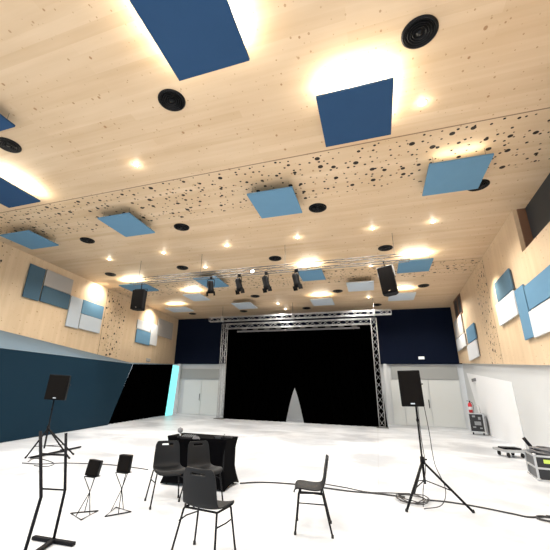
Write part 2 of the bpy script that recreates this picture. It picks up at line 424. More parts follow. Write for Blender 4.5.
# ------------------------------------------------------------------ ceiling things
ZP = H - .30
def ceil_panel(x0, x1, y0, y1, m, label):
    e = empty('acoustic_panel', ((x0 + x1) / 2, (y0 + y1) / 2, ZP), label, 'panel', 'acoustic panels hung below the ceiling')
    w, l = x1 - x0, y1 - y0
    MB().box((0, 0, .025), (w, l, .05)).build('board', m, e, bevel=.006)
    for sx in (-1, 1):
        for sy in (-1, 1): MB().tube([(sx * (w / 2 - .12), sy * (l / 2 - .12), .05), (sx * (w / 2 - .12), sy * (l / 2 - .12), H - ZP)], .004, 6).build('hanging_wire', 'alud', e)
    return e
PAN = [
 (-2.92, -1.58, 2.45, 3.98, 'pnavy', 'large navy ceiling panel cut off by the top edge of the photo'),
 (-.65, .71, 5.06, 6.48, 'pnavy', 'navy square ceiling panel right of the big round vent, before the perforated band'),
 (1.60, 2.93, 7.81, 9.22, 'pblue', 'blue ceiling panel at the perforated band nearest the right wall, overlapping a vent'),
 (-3.02, -1.72, 7.81, 9.22, 'pblue', 'blue ceiling panel in the middle of the perforated band'),
 (-8.19, -6.95, 7.78, 9.2, 'pblue', 'blue ceiling panel on the left part of the perforated band'),
 (-12.72, -11.3, 7.84, 9.15, 'pblue', 'blue ceiling panel at the far left above the left wall panels'),
 (-10.40, -9.10, 5.02, 6.44, 'pnavy', 'navy ceiling panel half cut off at the left edge of the photo'),
 (-8.22, -6.90, 2.5, 3.93, 'pnavy', 'navy ceiling panel corner peeking in at the upper left edge'),
 (-12.55, -10.95, 14.15, 15.5, 'pblue', 'blue ceiling panel behind the hanging left loudspeaker'),
 (-8.08, -6.85, 14.05, 15.7, 'pblue', 'blue ceiling panel behind the leftmost stage spotlight'),
 (-2.97, -1.88, 14.25, 15.75, 'pblue', 'blue ceiling panel beside the rightmost stage spotlight'),
 (1.26, 2.54, 14.2, 15.65, 'pblue', 'blue ceiling panel behind the hanging right loudspeaker'),
 (-1.0, .27, 16.55, 18.03, 'ppale', 'pale ceiling panel behind the lighting truss, left of the right loudspeaker'),
 (-3.25, -2.0, 19.2, 20.65, 'ppale', 'pale ceiling panel just before the stage truss, near its middle'),
 (1.02, 2.35, 19.0, 20.45, 'ppale', 'pale ceiling panel near the right end of the stage truss'),
 (-8.1, -6.85, 19.05, 20.5, 'ppale', 'pale ceiling panel above the left end of the stage truss'),
 (-10.1, -9.0, 16.6, 17.97, 'ppale', 'pale ceiling panel behind the truss between the left loudspeaker and leftmost spotlight'),
 (-12.95, -11.4, 19.23, 20.4, 'ppale', 'pale ceiling panel in the far back left corner'),
]
for a in PAN: ceil_panel(*a)

VENTS = [
 (1.10, 4.55, 'largest round black ceiling vent, at the upper right of the photo'),
 (-3.46, 4.55, 'round black ceiling vent below the largest navy panel'),
 (-8.02, 4.55, 'round black ceiling vent at the left edge between two cut off navy panels'),
 (-1.30, 9.55, 'round black ceiling vent right of the middle blue panel'),
 (-6.12, 9.55, 'round black ceiling vent right of the left blue panel'),
 (-10.34, 9.55, 'round black ceiling vent between the two leftmost blue panels'),
 (3.05, 9.55, 'round black ceiling vent half hidden behind the right blue panel'),
 (.76, 13.3, 'round black ceiling vent just above the right hanging loudspeaker'),
 (-3.69, 13.25, 'round black ceiling vent just above the middle of the lighting truss'),
 (-8.22, 13.26, 'round black ceiling vent above the left half of the lighting truss'),
 (-12.32, 13.2, 'round black ceiling vent near the left wall, left of the truss end'),
 (-6.43, 18.7, 'round black ceiling vent seen below the two left spotlights'),
 (-8.45, 22.19, 'small round black ceiling vent above the left end of the stage truss'),
 (-12.49, 22.19, 'small round black ceiling vent in the back left corner'),
 (-1.62, 18.76, 'round black ceiling vent left of the pale panel behind the truss'),
 (-4.0, 22.25, 'small round black ceiling vent above the middle of the stage truss'),
 (.44, 22.3, 'small round black ceiling vent above the right end of the stage truss'),
 (2.70, 18.77, 'round black ceiling vent right of the right hanging loudspeaker'),
]
def make_vent(label):
    e = empty('ceiling_vent', (0, 0, H), label, 'vent', 'round black ceiling vents')
    R_ = .275
    MB().lathe([(R_, 0), (R_, -.02), (R_ - .03, -.035), (R_ - .045, -.02), (R_ - .045, 0)], seg=40).build('rim', 'ventm', e, smooth=True)
    c = MB()
    for r in (.205, .165, .125, .085): c.lathe([(r, -.004), (r + .012, -.03), (r + .02, -.03), (r + .012, -.004)], seg=36)
    c.build('louvre', 'ventm', e, smooth=True)
    MB().lathe([(0, -.03), (.045, -.028), (.05, 0)], seg=24).build('hub', 'ventm', e, smooth=True)
    MB().lathe([(0, -.003), (.24, -.003), (.24, 0)], seg=36).build('backing', 'black', e)
    return e
v0 = make_vent('x')
for i, (x, y, lab) in enumerate(VENTS):
    o = v0 if i == 0 else copy_tree(v0)
    o.location = (x, y, H); o['label'] = lab

DOWN = [
 (1.3, 6.08, 'lit downlight right of the navy square ceiling panel'),
 (-5.46, 6.08, 'lit downlight on the near left ceiling before the perforated band'),
 (-2.34, 11.45, 'lit downlight in the middle of the ceiling row before the truss'),
 (-5.18, 11.45, 'lit downlight left of the middle one in the row before the truss'),
 (.30, 11.45, 'lit downlight above the right loudspeaker in the row before the truss'),
 (2.19, 11.45, 'rightmost lit downlight in the row before the truss'),
 (-10.91, 11.45, 'leftmost lit downlight in the row before the truss'),
 (-8.08, 11.45, 'second lit downlight from the left in the row before the truss'),
 (-7.12, 13.46, 'lit downlight just behind the left half of the truss'),
 (-5.56, 20.7, 'small lit downlight far back left of centre near the stage truss'),
 (-.03, 20.4, 'small lit downlight far back right of centre near the stage truss'),
 (.19, 15.15, 'lit downlight just behind the truss left of the right loudspeaker'),
 (-5.43, 22.23, 'faint lit downlight right above the stage truss'),
]
def spot_light(loc, energy, size=150, blend=.6, rad=.06, col=(1, .96, .90), rot=(0, 0, 0), name='lamp_beam'):
    l = bpy.data.lights.new(name, 'SPOT'); l.energy = energy; l.spot_size = math.radians(size); l.spot_blend = blend; l.shadow_soft_size = rad; l.color = col
    o = bpy.data.objects.new(name, l); COL.objects.link(o); o.location = loc; o.rotation_euler = rot; return o
d0 = empty('downlight', (0, 0, H), 'x', 'light', 'round ceiling downlights')
MB().lathe([(.062, -.001), (.062, -.02), (.085, -.012), (.09, 0)], seg=28).build('ring', 'ring', d0, smooth=True)
MB().lathe([(0, -.016), (.06, -.016), (.06, 0)], seg=24).build('lens', 'lamp', d0)
EDOWN = 480
for i, (x, y, lab) in enumerate(DOWN):
    o = d0 if i == 0 else copy_tree(d0)
    o.location = (x, y, H); o['label'] = lab
    spot_light((x, y, H - .06), EDOWN)
    pl_ = bpy.data.lights.new('added_halo', 'POINT'); pl_.energy = 3.5; pl_.shadow_soft_size = .03; pl_.color = (1, .93, .8)  # added point lamp standing in for lens bloom around the downlight
    po_ = bpy.data.objects.new('added_halo', pl_); COL.objects.link(po_); po_.location = (x, y, H - .10)
# the same rows of downlights go on behind the camera and over the stage (lamps only, outside the frame)
for x in (-9.5, -5.5, -1.5, 2.3):
    for y in (1.6, -2.2): spot_light((x, y, H - .06), EDOWN)
for x, y in ((-12, 6.1), (-9.2, 3.0)): spot_light((x, y, H - .06), EDOWN)
for x, y in ((-11.5, 18.0), (3.2, 20.4)): spot_light((x, y, H - .06), EDOWN * .8)

# uplight strips lying on top of the hung panels (they wash the wood around the panel)
def up_lamp(x, y, sx, sy, e, col=(1, .90, .72), z=None):
    l = bpy.data.lights.new('panel_uplight', 'AREA'); l.shape = 'RECTANGLE'; l.size = sx; l.size_y = sy; l.energy = e; l.color = col
    o = bpy.data.objects.new('panel_uplight', l); COL.objects.link(o); o.location = (x, y, ZP + .07 if z is None else z); o.rotation_euler = (PI, 0, 0)
UP_ = [(0, 40, 1), (1, 55, 1), (2, 5, 1), (8, 45, 1), (10, 45, 1), (11, 45, 1), (13, 26, 1), (14, 26, 1), (16, 34, 1), (17, 20, 1), (6, 30, 1)]
for i, en, _ in UP_:
    x0, x1, y0, y1 = PAN[i][:4]
    up_lamp((x0 + x1) / 2, y0 + .07, (x1 - x0) * .75, .08, en * 1.15)
up_lamp(PAN[0][1] - .12, 3.2, .12, 1.2, 40); up_lamp(PAN[0][0] + .12, 3.2, .12, 1.2, 40); up_lamp(PAN[6][1] - .1, 5.8, .12, 1.2, 45)
up_lamp(PAN[1][1] - .12, 5.7, .12, 1.2, 22)

# ------------------------------------------------------------------ wall acoustic panels
def wall_panel(side, quad, m, label, group):
    f = onl if side == 'l' else onr
    q = [f(*p) for p in quad]; ys = sorted(v.y for v in q); zs = sorted(v.z for v in q)
    y0, y1 = (ys[0] + ys[1]) / 2, (ys[2] + ys[3]) / 2; z0, z1 = (zs[0] + zs[1]) / 2, (zs[2] + zs[3]) / 2
    yc = (y0 + y1) / 2
    x = xl(yc) + .05 if side == 'l' else xr(yc) - .05
    e = empty('acoustic_wall_panel', (x, yc, z0), label, 'panel', group, rz=.05 if side == 'l' else -.035)
    sg = 1 if side == 'l' else -1
    MB().box((sg * .02, 0, (z1 - z0) / 2), (.05, y1 - y0 - .015, z1 - z0 - .015)).build('felt_face', m, e, bevel=.008)
    MB().box((-sg * .02, 0, (z1 - z0) / 2), (.05, y1 - y0 - .09, z1 - z0 - .09)).build('mounting_frame', 'pedge', e)
LG, RG = 'acoustic panels on the left wood wall', 'acoustic panels on the right wood wall'
for a in [
 ('l', [(30, 263), (44, 270), (38, 301), (20, 297)], 'pdim', 'tall slate blue wall panel, leftmost on the left wood wall', LG),
 ('l', [(45, 270), (72, 279), (70, 294.5), (42.5, 286)], 'pwarm', 'grey wall panel right of the tall slate blue one', LG),
 ('l', [(42, 286), (70, 294.5), (66, 310), (38.5, 301)], 'pdim', 'wide slate blue wall panel under the grey one', LG),
 ('l', [(70, 295), (81.5, 300), (77, 328), (64, 327)], 'ppale', 'tall pale grey wall panel on the left wood wall', LG),
 ('l', [(82, 300), (103, 306), (101, 319), (80, 314.5)], 'pblue', 'wide blue wall panel above a pale one on the left wood wall', LG),
 ('l', [(80, 314.5), (101, 319), (98, 333.5), (77, 328.5)], 'ppale', 'wide pale grey wall panel under the blue one on the left wood wall', LG),
 ('l', [(136.5, 319.5), (150, 323), (149.5, 332), (136, 329)], 'pwhite', 'white wall panel above the small blue one near the back', LG),
 ('l', [(136, 329), (149.5, 332.5), (149, 345), (134, 343)], 'pblue', 'small blue wall panel near the back of the left wood wall', LG),
 ('l', [(149.7, 323.5), (157, 325), (156, 346), (149.2, 345)], 'pwhite', 'narrow white wall panel right of the small blue one', LG),
 ('l', [(157, 317), (172, 324), (171, 339), (156.5, 336.5)], 'pwarm', 'grey wall panel closest to the navy back wall on the left', LG),
 ('r', [(497, 283), (511, 268.5), (516.6, 289), (500.5, 302)], 'pdim', 'slate blue wall panel high on the right wood wall below the dark window', RG),
 ('r', [(500.5, 302), (517, 290), (521, 317), (500, 326)], 'pwhite', 'white wall panel under the slate blue one on the right wood wall', RG),
 ('r', [(517.6, 289.6), (527, 284), (537.5, 337), (528, 340.5)], 'pblue', 'tall narrow blue wall panel in the middle of the right cluster', RG),
 ('r', [(527.4, 284), (560, 262), (564, 294), (532, 308)], 'pblue', 'wide blue wall panel cut off by the right edge', RG),
 ('r', [(532, 309), (564, 295), (569, 327), (537.5, 337)], 'pwhite', 'wide white wall panel cut off by the right edge', RG),
 ('r', [(455, 321), (462, 316), (466, 334), (458, 338)], 'pwarm', 'grey wall panel nearest the navy back wall on the right', RG),
 ('r', [(458, 338), (466.5, 334), (467.5, 347), (459, 351)], 'pwhite', 'small white wall panel under the grey one near the back right', RG),
 ('r', [(468, 328), (476, 323), (478, 339), (469.6, 344)], 'pblue', 'small blue wall panel near the back of the right wood wall', RG),
 ('r', [(469.6, 344.6), (478.3, 339.8), (481, 357), (470.5, 361)], 'pwhite', 'white wall panel under the small blue one on the right wood wall', RG),
]: wall_panel(*a)

def point_at(o, tgt):
    d_ = Vector(tgt) - o.location; o.rotation_euler = d_.to_track_quat('-Z', 'Y').to_euler()
def wash(side, px, py, e, dist=1.0, up=.5):
    v = (onl if side == 'l' else onr)(px, py); s = 1 if side == 'l' else -1
    o = spot_light((v.x + s * dist, v.y, min(v.z + up, H - .1)), e, 120, 1.0, .08, (1, .92, .78), name='wall_washer'); point_at(o, v)
wash('l', 96, 297, 260, .8, .7); wash('l', 149, 322, 260, .8, .7); wash('r', 500, 306, 200, .9, 1.0); wash('r', 463, 330, 150, .8, .8)

# ------------------------------------------------------------------ trusses
def box_truss(p0, p1, w, h, name, label, parent=None, m='alu', rc=.025, rl=.011, step=None, side=Vector((0, 0, 1))):
    p0 = Vector(p0); p1 = Vector(p1); L = (p1 - p0).length; d_ = (p1 - p0) / L
    u = side; v = d_.cross(u).normalized(); step = step or h
    if parent is None: e = empty(name, p0, label, 'truss'); o0 = p0
    else: e = parent; o0 = parent.location
    A = p0 - o0
    cs = [u * (h / 2) * a + v * (w / 2) * b for a, b in ((1, 1), (1, -1), (-1, -1), (-1, 1))]
    c = MB()
    for k in cs: c.tube([A + k, A + k + d_ * L], rc, 8)
    c.build('truss_chord', m, e, smooth=True)
    n = max(2, int(L / step)); lc = MB()
    for f_ in range(4):
        a, b = cs[f_], cs[(f_ + 1) % 4]
        for i in range(n):
            s_, t_ = (a, b) if i % 2 == 0 else (b, a)
            lc.tube([A + s_ + d_ * L * i / n, A + t_ + d_ * L * (i + 1) / n], rl, 6)
        for i in (0, n): lc.tube([A + a + d_ * L * i / n, A + b + d_ * L * i / n], rl, 6)
    lc.build('truss_lacing', m, e, smooth=True)
    return e
YT = 20.95
lt, rtp = at_y(224.5, 327, YT), at_y(374, 323, YT)
lx, rx = at_y(221, 400, YT).x - .02, rtp.x - .02; lx = (lx + at_y(225, 330, YT).x) / 2
zt = at_y(300, 323.8, YT).z
st = empty('stage_truss', (lx, YT, 0), 'silver goal shaped box truss standing around the black stage curtain', 'truss')
box_truss((lx, YT, .05), (lx, YT, zt + .15), .30, .30, '', '', st, side=Vector((1, 0, 0)), rc=.020, rl=.009, step=.38)
box_truss((rx, YT, .05), (rx, YT, zt + .15), .30, .30, '', '', st, side=Vector((1, 0, 0)), rc=.020, rl=.009, step=.38)
box_truss((lx + .17, YT, zt), (rx - .17, YT, zt), .30, .30, '', '', st, rc=.020, rl=.009, step=.38)
for x in (0, rx - lx): MB().box((x, 0, .02), (.6, .6, .03)).build('base_plate', 'alud', st, bevel=.005)
zt2 = at_y(300, 316.8, YT).z
ht = box_truss((at_y(211.5, 321, YT).x, YT - .25, zt2), (at_y(391, 313, YT).x, YT - .25, zt2), .26, .26, 'hanging_truss', 'long silver truss hung right above the stage frame', rc=.019, rl=.009, step=.36)
for fx in (.08, .5, .92):
    MB().tube([(11.4 * fx, 0, .1), (11.4 * fx, 0, H - zt2)], .012, 6).build('hanging_cable', 'alud', ht)
    MB().box((11.4 * fx, 0, 0), (.10, .32, .34)).build('clamp', 'alu', ht, bevel=.01)
# dim drape rail with fittings just under the frame's top beam
zr = at_y(300, 329, YT).z
rl_ = empty('drape_rail', (lx + .3, YT + .22, zr), 'grey drape rail under the top beam of the stage frame', 'rail')
MB().box(((rx - lx - .6) / 2, 0, 0), (rx - lx - 1.6, .06, .10)).build('rail', 'cabgrey', rl_, bevel=.01)
for k in range(10):
    MB().box((1.0 + k * (rx - lx - 2.4) / 9, -.02, .13), (.32, .10, .12)).build('bracket', 'alud', rl_, bevel=.01)

# stage curtains, two halves drawn together with a gap at the floor
YC = 21.3
xa, xm, xb = at_y(224, 400, YC).x, at_y(295, 388, YC).x, at_y(374.5, 340, YC).x
zc = at_y(300, 326, YC).z
gl = at_y(286, 421, YC).x - xm; gr = at_y(304.5, 423, YC).x - xm; zg = at_y(295, 388, YC).z / zc
def gapf(g):
    return lambda t: 0.02 if t > zg else g * (1 - (t / zg)) ** .75
curtain((xa, YC, 0), (xm, YC, 0), .01, zc, 'stage_curtain', 'left half of the black stage curtain inside the truss frame', edgeB=lambda t: gapf(gl)(t), group='black stage curtain halves', nz=40)
curtain((xm, YC, 0), (xb, YC, 0), .01, zc, 'stage_curtain', 'right half of the black stage curtain inside the truss frame', edgeA=lambda t: gapf(gr)(t) - .04, edgeB=lambda t: .30 * (1 - t), group='black stage curtain halves', nz=40)

# mid-hall lighting truss
ZM = 6.06; YM = 12.0
mt = box_truss((-9.95, YM, ZM), (1.40, YM, ZM), .24, .22, 'lighting_truss', 'slim lighting truss hung across the middle of the ceiling', m='alud', rc=.017, rl=.0065, step=.5)
for x in (.35, 3.4, 7.0, 10.9): MB().tube([(x, 0, .1), (x, 0, H - ZM)], .008, 6).build('hanging_cable', 'alud', mt)
# bright lamp head on the truss
v = at_y(253, 271.4, 11.85)
t = empty('work_lamp', (v.x, 11.83, v.z - .02), 'small bright lamp clamped to the lighting truss left of the third spotlight', 'light')
MB().box((0, 0, 0), (.14, .08, .12)).build('housing', 'black', t, bevel=.01); MB().box((0, -.045, 0), (.11, .01, .09)).build('lens', 'lamp', t)
def theatre_spot(x, yaw, label):
    e = empty('stage_spotlight', (x, YM, ZM - .11), label, 'spotlight', 'black spotlights on the lighting truss', rz=yaw)
    MB().box((0, 0, -.02), (.07, .12, .12)).build('clamp', 'black', e, bevel=.01)
    MB().tube([(-.15, 0, -.40), (-.15, 0, -.12), (-.10, 0, -.08), (.10, 0, -.08), (.15, 0, -.12), (.15, 0, -.40)], .014, 6).build('yoke', 'black', e, smooth=True)
    b = MB(); b.lathe([(0, .25), (.09, .245), (.12, .18), (.12, -.10), (.135, -.12), (.135, -.27), (.12, -.27), (.11, -.2), (0, -.2)], seg=24)
    b.xf(Matrix.Translation((0, 0, -.40)) @ Matrix.Rotation(math.radians(18), 4, 'X')); b.build('lamp_body', 'black', e, smooth=True)
    for a_, r_ in (('X', .02),):
        for s_ in (-1, 1):
         bd = MB(); bd.box((s_ * .15, -.02, -.28), (.008, .2, .18))
         bd.xf(Matrix.Translation((0, 0, -.40)) @ Matrix.Rotation(math.radians(18), 4, 'X')); bd.build('barn_door', 'black', e)
for x, yw, lab in ((-6.04, .1, 'leftmost black spotlight on the lighting truss'), (-4.81, -.5, 'second black spotlight from the left on the lighting truss'),
                   (-3.70, -.6, 'third black spotlight from the left on the lighting truss'), (-2.52, -.7, 'rightmost black spotlight on the lighting truss')):
    theatre_spot(x, yw, lab)

def cabinet(e, w, h, d_, z0=0., horn=True):
    """loudspeaker cabinet: front faces -y, tapered back"""
    c = MB(); pts = [(-w / 2, -d_ / 2, z0), (w / 2, -d_ / 2, z0), (w / 2, d_ * .1, z0), (w * .30, d_ / 2, z0), (-w * .30, d_ / 2, z0), (-w / 2, d_ * .1, z0)]
    c.prism(pts, (0, 0, h)); cb = c.build('cabinet', 'black', e, bevel=.012)
    MB().box((0, -d_ / 2 - .008, z0 + h / 2), (w * .92, .02, h * .94)).build('grille', 'grille', e, bevel=.006)
    MB().box((0, -d_ / 2 - .021, z0 + h * .08), (.06, .004, .018)).build('badge', 'chrome', cb)
    MB().tube([(w / 2, -.04, z0 + h * .62), (w / 2 + .02, -.04, z0 + h * .62), (w / 2 + .02, .06, z0 + h * .62), (w / 2, .06, z0 + h * .62)], .01, 6).build('handle', 'rubber', cb)
def pa(px, py0, py1, w, h, roll, yaw, label):
    a = at_y(px, py0, 11.95); e = empty('hanging_loudspeaker', (a.x, 11.95, a.z), label, 'loudspeaker', 'loudspeakers hung from the lighting truss ends')
    e.rotation_euler = (0, roll, yaw)
    cabinet(e, w, h, .42, -h)
    top = ZM - .11 - a.z
    MB().tube([(-w / 2 - .02, 0, -h * .35), (-w / 2 - .02, 0, .08), (w / 2 + .02, 0, .08), (w / 2 + .02, 0, -h * .35)], .016, 6).build('bracket', 'alu' if px > 200 else 'black', e)
    MB().tube([(0, 0, .08), (0, 0, top + .05)], .02, 8).build('hanging_pole', 'black', e)
    return e
pa(141, 291, 309, .55, .84, 0, .12, 'black loudspeaker hanging from the left end of the lighting truss')
pa(385, 268.5, 295, .48, .95, -.12, -.2, 'black loudspeaker hanging tilted from the right end of the lighting truss')

# ------------------------------------------------------------------ loudspeakers on tripod stands
def tripod_speaker(feet, hub, polebot, base, ztop, w, h, yaw, lab_s, lab_t, roll=0, dd=.32, sx_=0.):
    e = empty('speaker_stand', (base.x, base.y, 0), lab_t, 'stand', 'tripod speaker stands')
    b0 = Vector((base.x, base.y, 0))
    MB().tube([(0, 0, polebot), (0, 0, hub + .05)], .019, 10).build('lower_pole', 'blackm', e, smooth=True)
    MB().tube([(0, 0, hub), (0, 0, ztop)], .0145, 10).build('upper_pole', 'blackm', e, smooth=True)
    MB().lathe([(0, hub + .06), (.03, hub + .06), (.034, hub - .03), (0, hub - .03)], seg=16).build('collar', 'blackm', e, smooth=True)
    MB().tube([(0, 0, hub + .02), (.06, -.04, hub + .03)], .012, 8).build('knob', 'rubber', e)
    MB().lathe([(0, ztop - .22), (.022, ztop - .22), (.022, ztop - .18), (0, ztop - .18)], seg=14).build('height_clamp', 'greym', e, smooth=True)
    for f_ in feet:
        f_ = Vector((f_.x, f_.y, .018)) - b0
        lg = MB().tube([(0, 0, hub), f_], .017, 8).build('leg', 'blackm', e, smooth=True)
        MB().tube([f_ + Vector((0, 0, .02)), f_ - Vector((0, 0, .015)) + f_.normalized() * .01], .019, 8).build('rubber_foot', 'rubber', lg, smooth=True)
        mid = Vector((0, 0, hub)).lerp(f_, .62)
        MB().tube([(0, 0, polebot + .05), mid], .008, 6).build('brace', 'blackm', e)
    s = empty('loudspeaker', (base.x + sx_, base.y, ztop), lab_s, 'loudspeaker', 'loudspeakers on tripod stands', rz=yaw)
    s.rotation_euler = (0, roll, yaw)
    cabinet(s, w, h, dd)
    return e
fR = [at_z(407, 512, 0), at_z(473, 513, 0), at_z(414.5, 494, 0)]
bR = Vector((.575, 6.40, 0))
tripod_speaker(fR, at_y(423, 461, bR.y).z, at_y(427, 484, bR.y).z, bR, 1.35, .33, .55, -.06, 'black loudspeaker on the tripod stand in front of the back doors', 'black tripod stand right of centre with a coil of cable at its foot', roll=-.03, sx_=-.045)
bL = at_y(48, 429.5, 6.4); bL.z = 0
fL = [at_z(25.5, 458.5, 0), at_z(69, 459, 0), Vector((bL.x + .1, bL.y + .75, 0))]
tripod_speaker(fL, .62, .22, bL, 1.22, .42, .54, .62, 'black loudspeaker on the tripod stand before the petrol blue wall', 'tripod stand at the left before the petrol blue wall', roll=.03, sx_=.05)
# folded stand lying on the floor by it
a, b = at_z(31, 456, .06), at_z(81, 445.5, .06)
t = empty('folded_stand', ((a + b) / 2).to_tuple(), 'thin folded black stand lying on the floor behind the left speaker stand', 'stand')
oo = (a + b) / 2; t.location = (oo.x, oo.y, 0)
z6 = Vector((0, 0, .03)); A_, B_ = Vector((a.x - oo.x, a.y - oo.y, .03)), Vector((b.x - oo.x, b.y - oo.y, .03))
pp = (B_ - A_).normalized().cross(Vector((0, 0, 1)))
MB().tube([A_, B_], .022, 8).build('pole', 'greym', t, smooth=True)
for s_ in (-1, 1): MB().tube([A_ + pp * .05 * s_, A_.lerp(B_, .6) + pp * .04 * s_], .012, 8).build('leg', 'greym', t, smooth=True)
MB().box(A_.lerp(B_, .6), (.09, .12, .06)).build('clamp', 'black', t, bevel=.01)

# ------------------------------------------------------------------ bent foreground rack
rL, rR = at_z(21, 566, 0), at_z(53, 543, 0)
dv = (rR - rL).normalized(); pv = Vector((dv.y, -dv.x, 0))
def rackpt(base, x, y): return on(x, y, base, dv)
rk = empty('bent_stand', (rR.x, rR.y, 0), 'tall black bent tube stand with two uprights at the lower left', 'stand')
def loc(v): return v - rk.location
Lk_, Lt = rackpt(rL, 41, 497), rackpt(rL, 40.5, 431)
Rk_, Rt = rackpt(rR, 65, 490), rackpt(rR, 66, 433)
print('rack', rL, Lk_, Lt, rR, Rk_, Rt)
for bse, kn, tp in ((rL, Lk_, Lt), (rR, Rk_, Rt)):
    up_ = MB(); bz = loc(bse) + Vector((0, 0, .03))
    up_.tube([bz, loc(kn).lerp(bz, .08), loc(kn), loc(kn).lerp(loc(tp), .08), loc(tp)], .0145, 8)
    up_.build('upright', 'greym', rk, smooth=True)
MB().tube([loc(Lk_).lerp(loc(Lt), .12), loc(Rk_)], .008, 8).build('rung', 'greym', rk, smooth=True)
MB().tube([loc(Lt).lerp(loc(Lk_), .36), loc(Rt).lerp(loc(Rk_), .40)], .010, 8).build('rung', 'greym', rk, smooth=True)
c0, c1 = at_z(33, 540, .03), at_z(75, 547, .03)
cv = (c1 - c0)
for bse in (rR, rL):
    k = loc(bse); k.z = .02
    cd = cv.normalized()
    MB().box(k, (cv.length, .05, .032), math.atan2(cd.y, cd.x)).build('foot_bar', 'greym', rk, bevel=.006)
m_ = (loc(rL) + loc(rR)) / 2; m_.z = .025
MB().box(m_, ((rR - rL).length, .045, .03), math.atan2(dv.y, dv.x)).build('base_bar', 'greym', rk, bevel=.006)

# ------------------------------------------------------------------ small boxes on wire stands
def wire_stand(tri, top, Y, label_b, label_s, tiltx):
    tri = [at_z(*p, 0.01) for p in tri]; q = [at_y(*p, Y) for p in top]
    cen = sum(tri, Vector()) / 3
    e = empty('wire_stand', (cen.x, cen.y, 0), label_s, 'stand', 'black wire stands with small boxes')
    L_ = [Vector((p.x - cen.x, p.y - cen.y, .008)) for p in tri]
    bl, br = q[3], q[2]; zb = min(bl.z, br.z)
    c = (q[0] + q[1] + q[2] + q[3]) / 4
    MB().tube(L_, .008, 6, closed=True).build('base_frame', 'blackm', e)
    w = (q[1] - q[0]).length; h = ((q[0] + q[1]) / 2 - (q[2] + q[3]) / 2).length
    tops = [Vector((bl.x, Y - .02, zb)), Vector((br.x, Y - .02, zb)), Vector(((bl.x + br.x) / 2, Y + .08, zb))]
    tops = [p - Vector((cen.x, cen.y, 0)) for p in tops]
    cr = Vector(((tops[0].x + tops[1].x) / 2, (tops[0].y + tops[2].y) / 2, zb * .57))
    order = sorted(L_, key=lambda v_: v_.x)
    feet_pts = [order[0].lerp(order[1], .5), order[1].lerp(order[2], .5), order[2].lerp(order[0], .5)]
    feet_pts.sort(key=lambda v_: v_.x)
    for tp, ft in zip((tops[1], tops[2], tops[0]), feet_pts):   # rods cross at the waist
        MB().tube([tp, (cr.lerp(tp, .08)), (cr.lerp(ft, .08)), ft], .0055, 6).build('rod', 'blackm', e)
    MB().box(((tops[0].x + tops[1].x) / 2, (tops[0].y + tops[2].y) / 2, zb), (w * .95, .12, .008)).build('support_plate', 'blackm', e)
    cz = zb + .006
    s = empty('small_speaker', ((bl.x + br.x) / 2, Y + .02, cz), label_b, 'speaker', 'small black boxes on wire stands', rz=.25)
    s.rotation_euler = (-tiltx, tiltx, .30)
    MB().prism([(-w / 2, -.05, 0), (w / 2, -.05, 0), (w / 2 * .85, .06, 0), (-w / 2 * .85, .06, 0)], (0, 0, h)).build('cabinet', 'black', s, bevel=.008)
    MB().box((0, -.054, h / 2), (w * .86, .008, h * .9)).build('grille', 'grille', s, bevel=.002)
wire_stand([(70.8, 513), (81, 519.6), (98, 510.5)], [(90.5, 460.7), (100.6, 461), (96, 476.7), (85.4, 476)], 4.05, 'left small black box tilted on a wire stand', 'left thin wire stand with triangular floor frame', .12)
wire_stand([(105, 516.3), (116, 507), (131, 511.5)], [(120.3, 455), (131, 455), (128.6, 472.3), (116.6, 472)], 4.25, 'right small black box on a wire stand, nearer the chairs', 'right thin wire stand with triangular floor frame, nearer the chairs', .05)

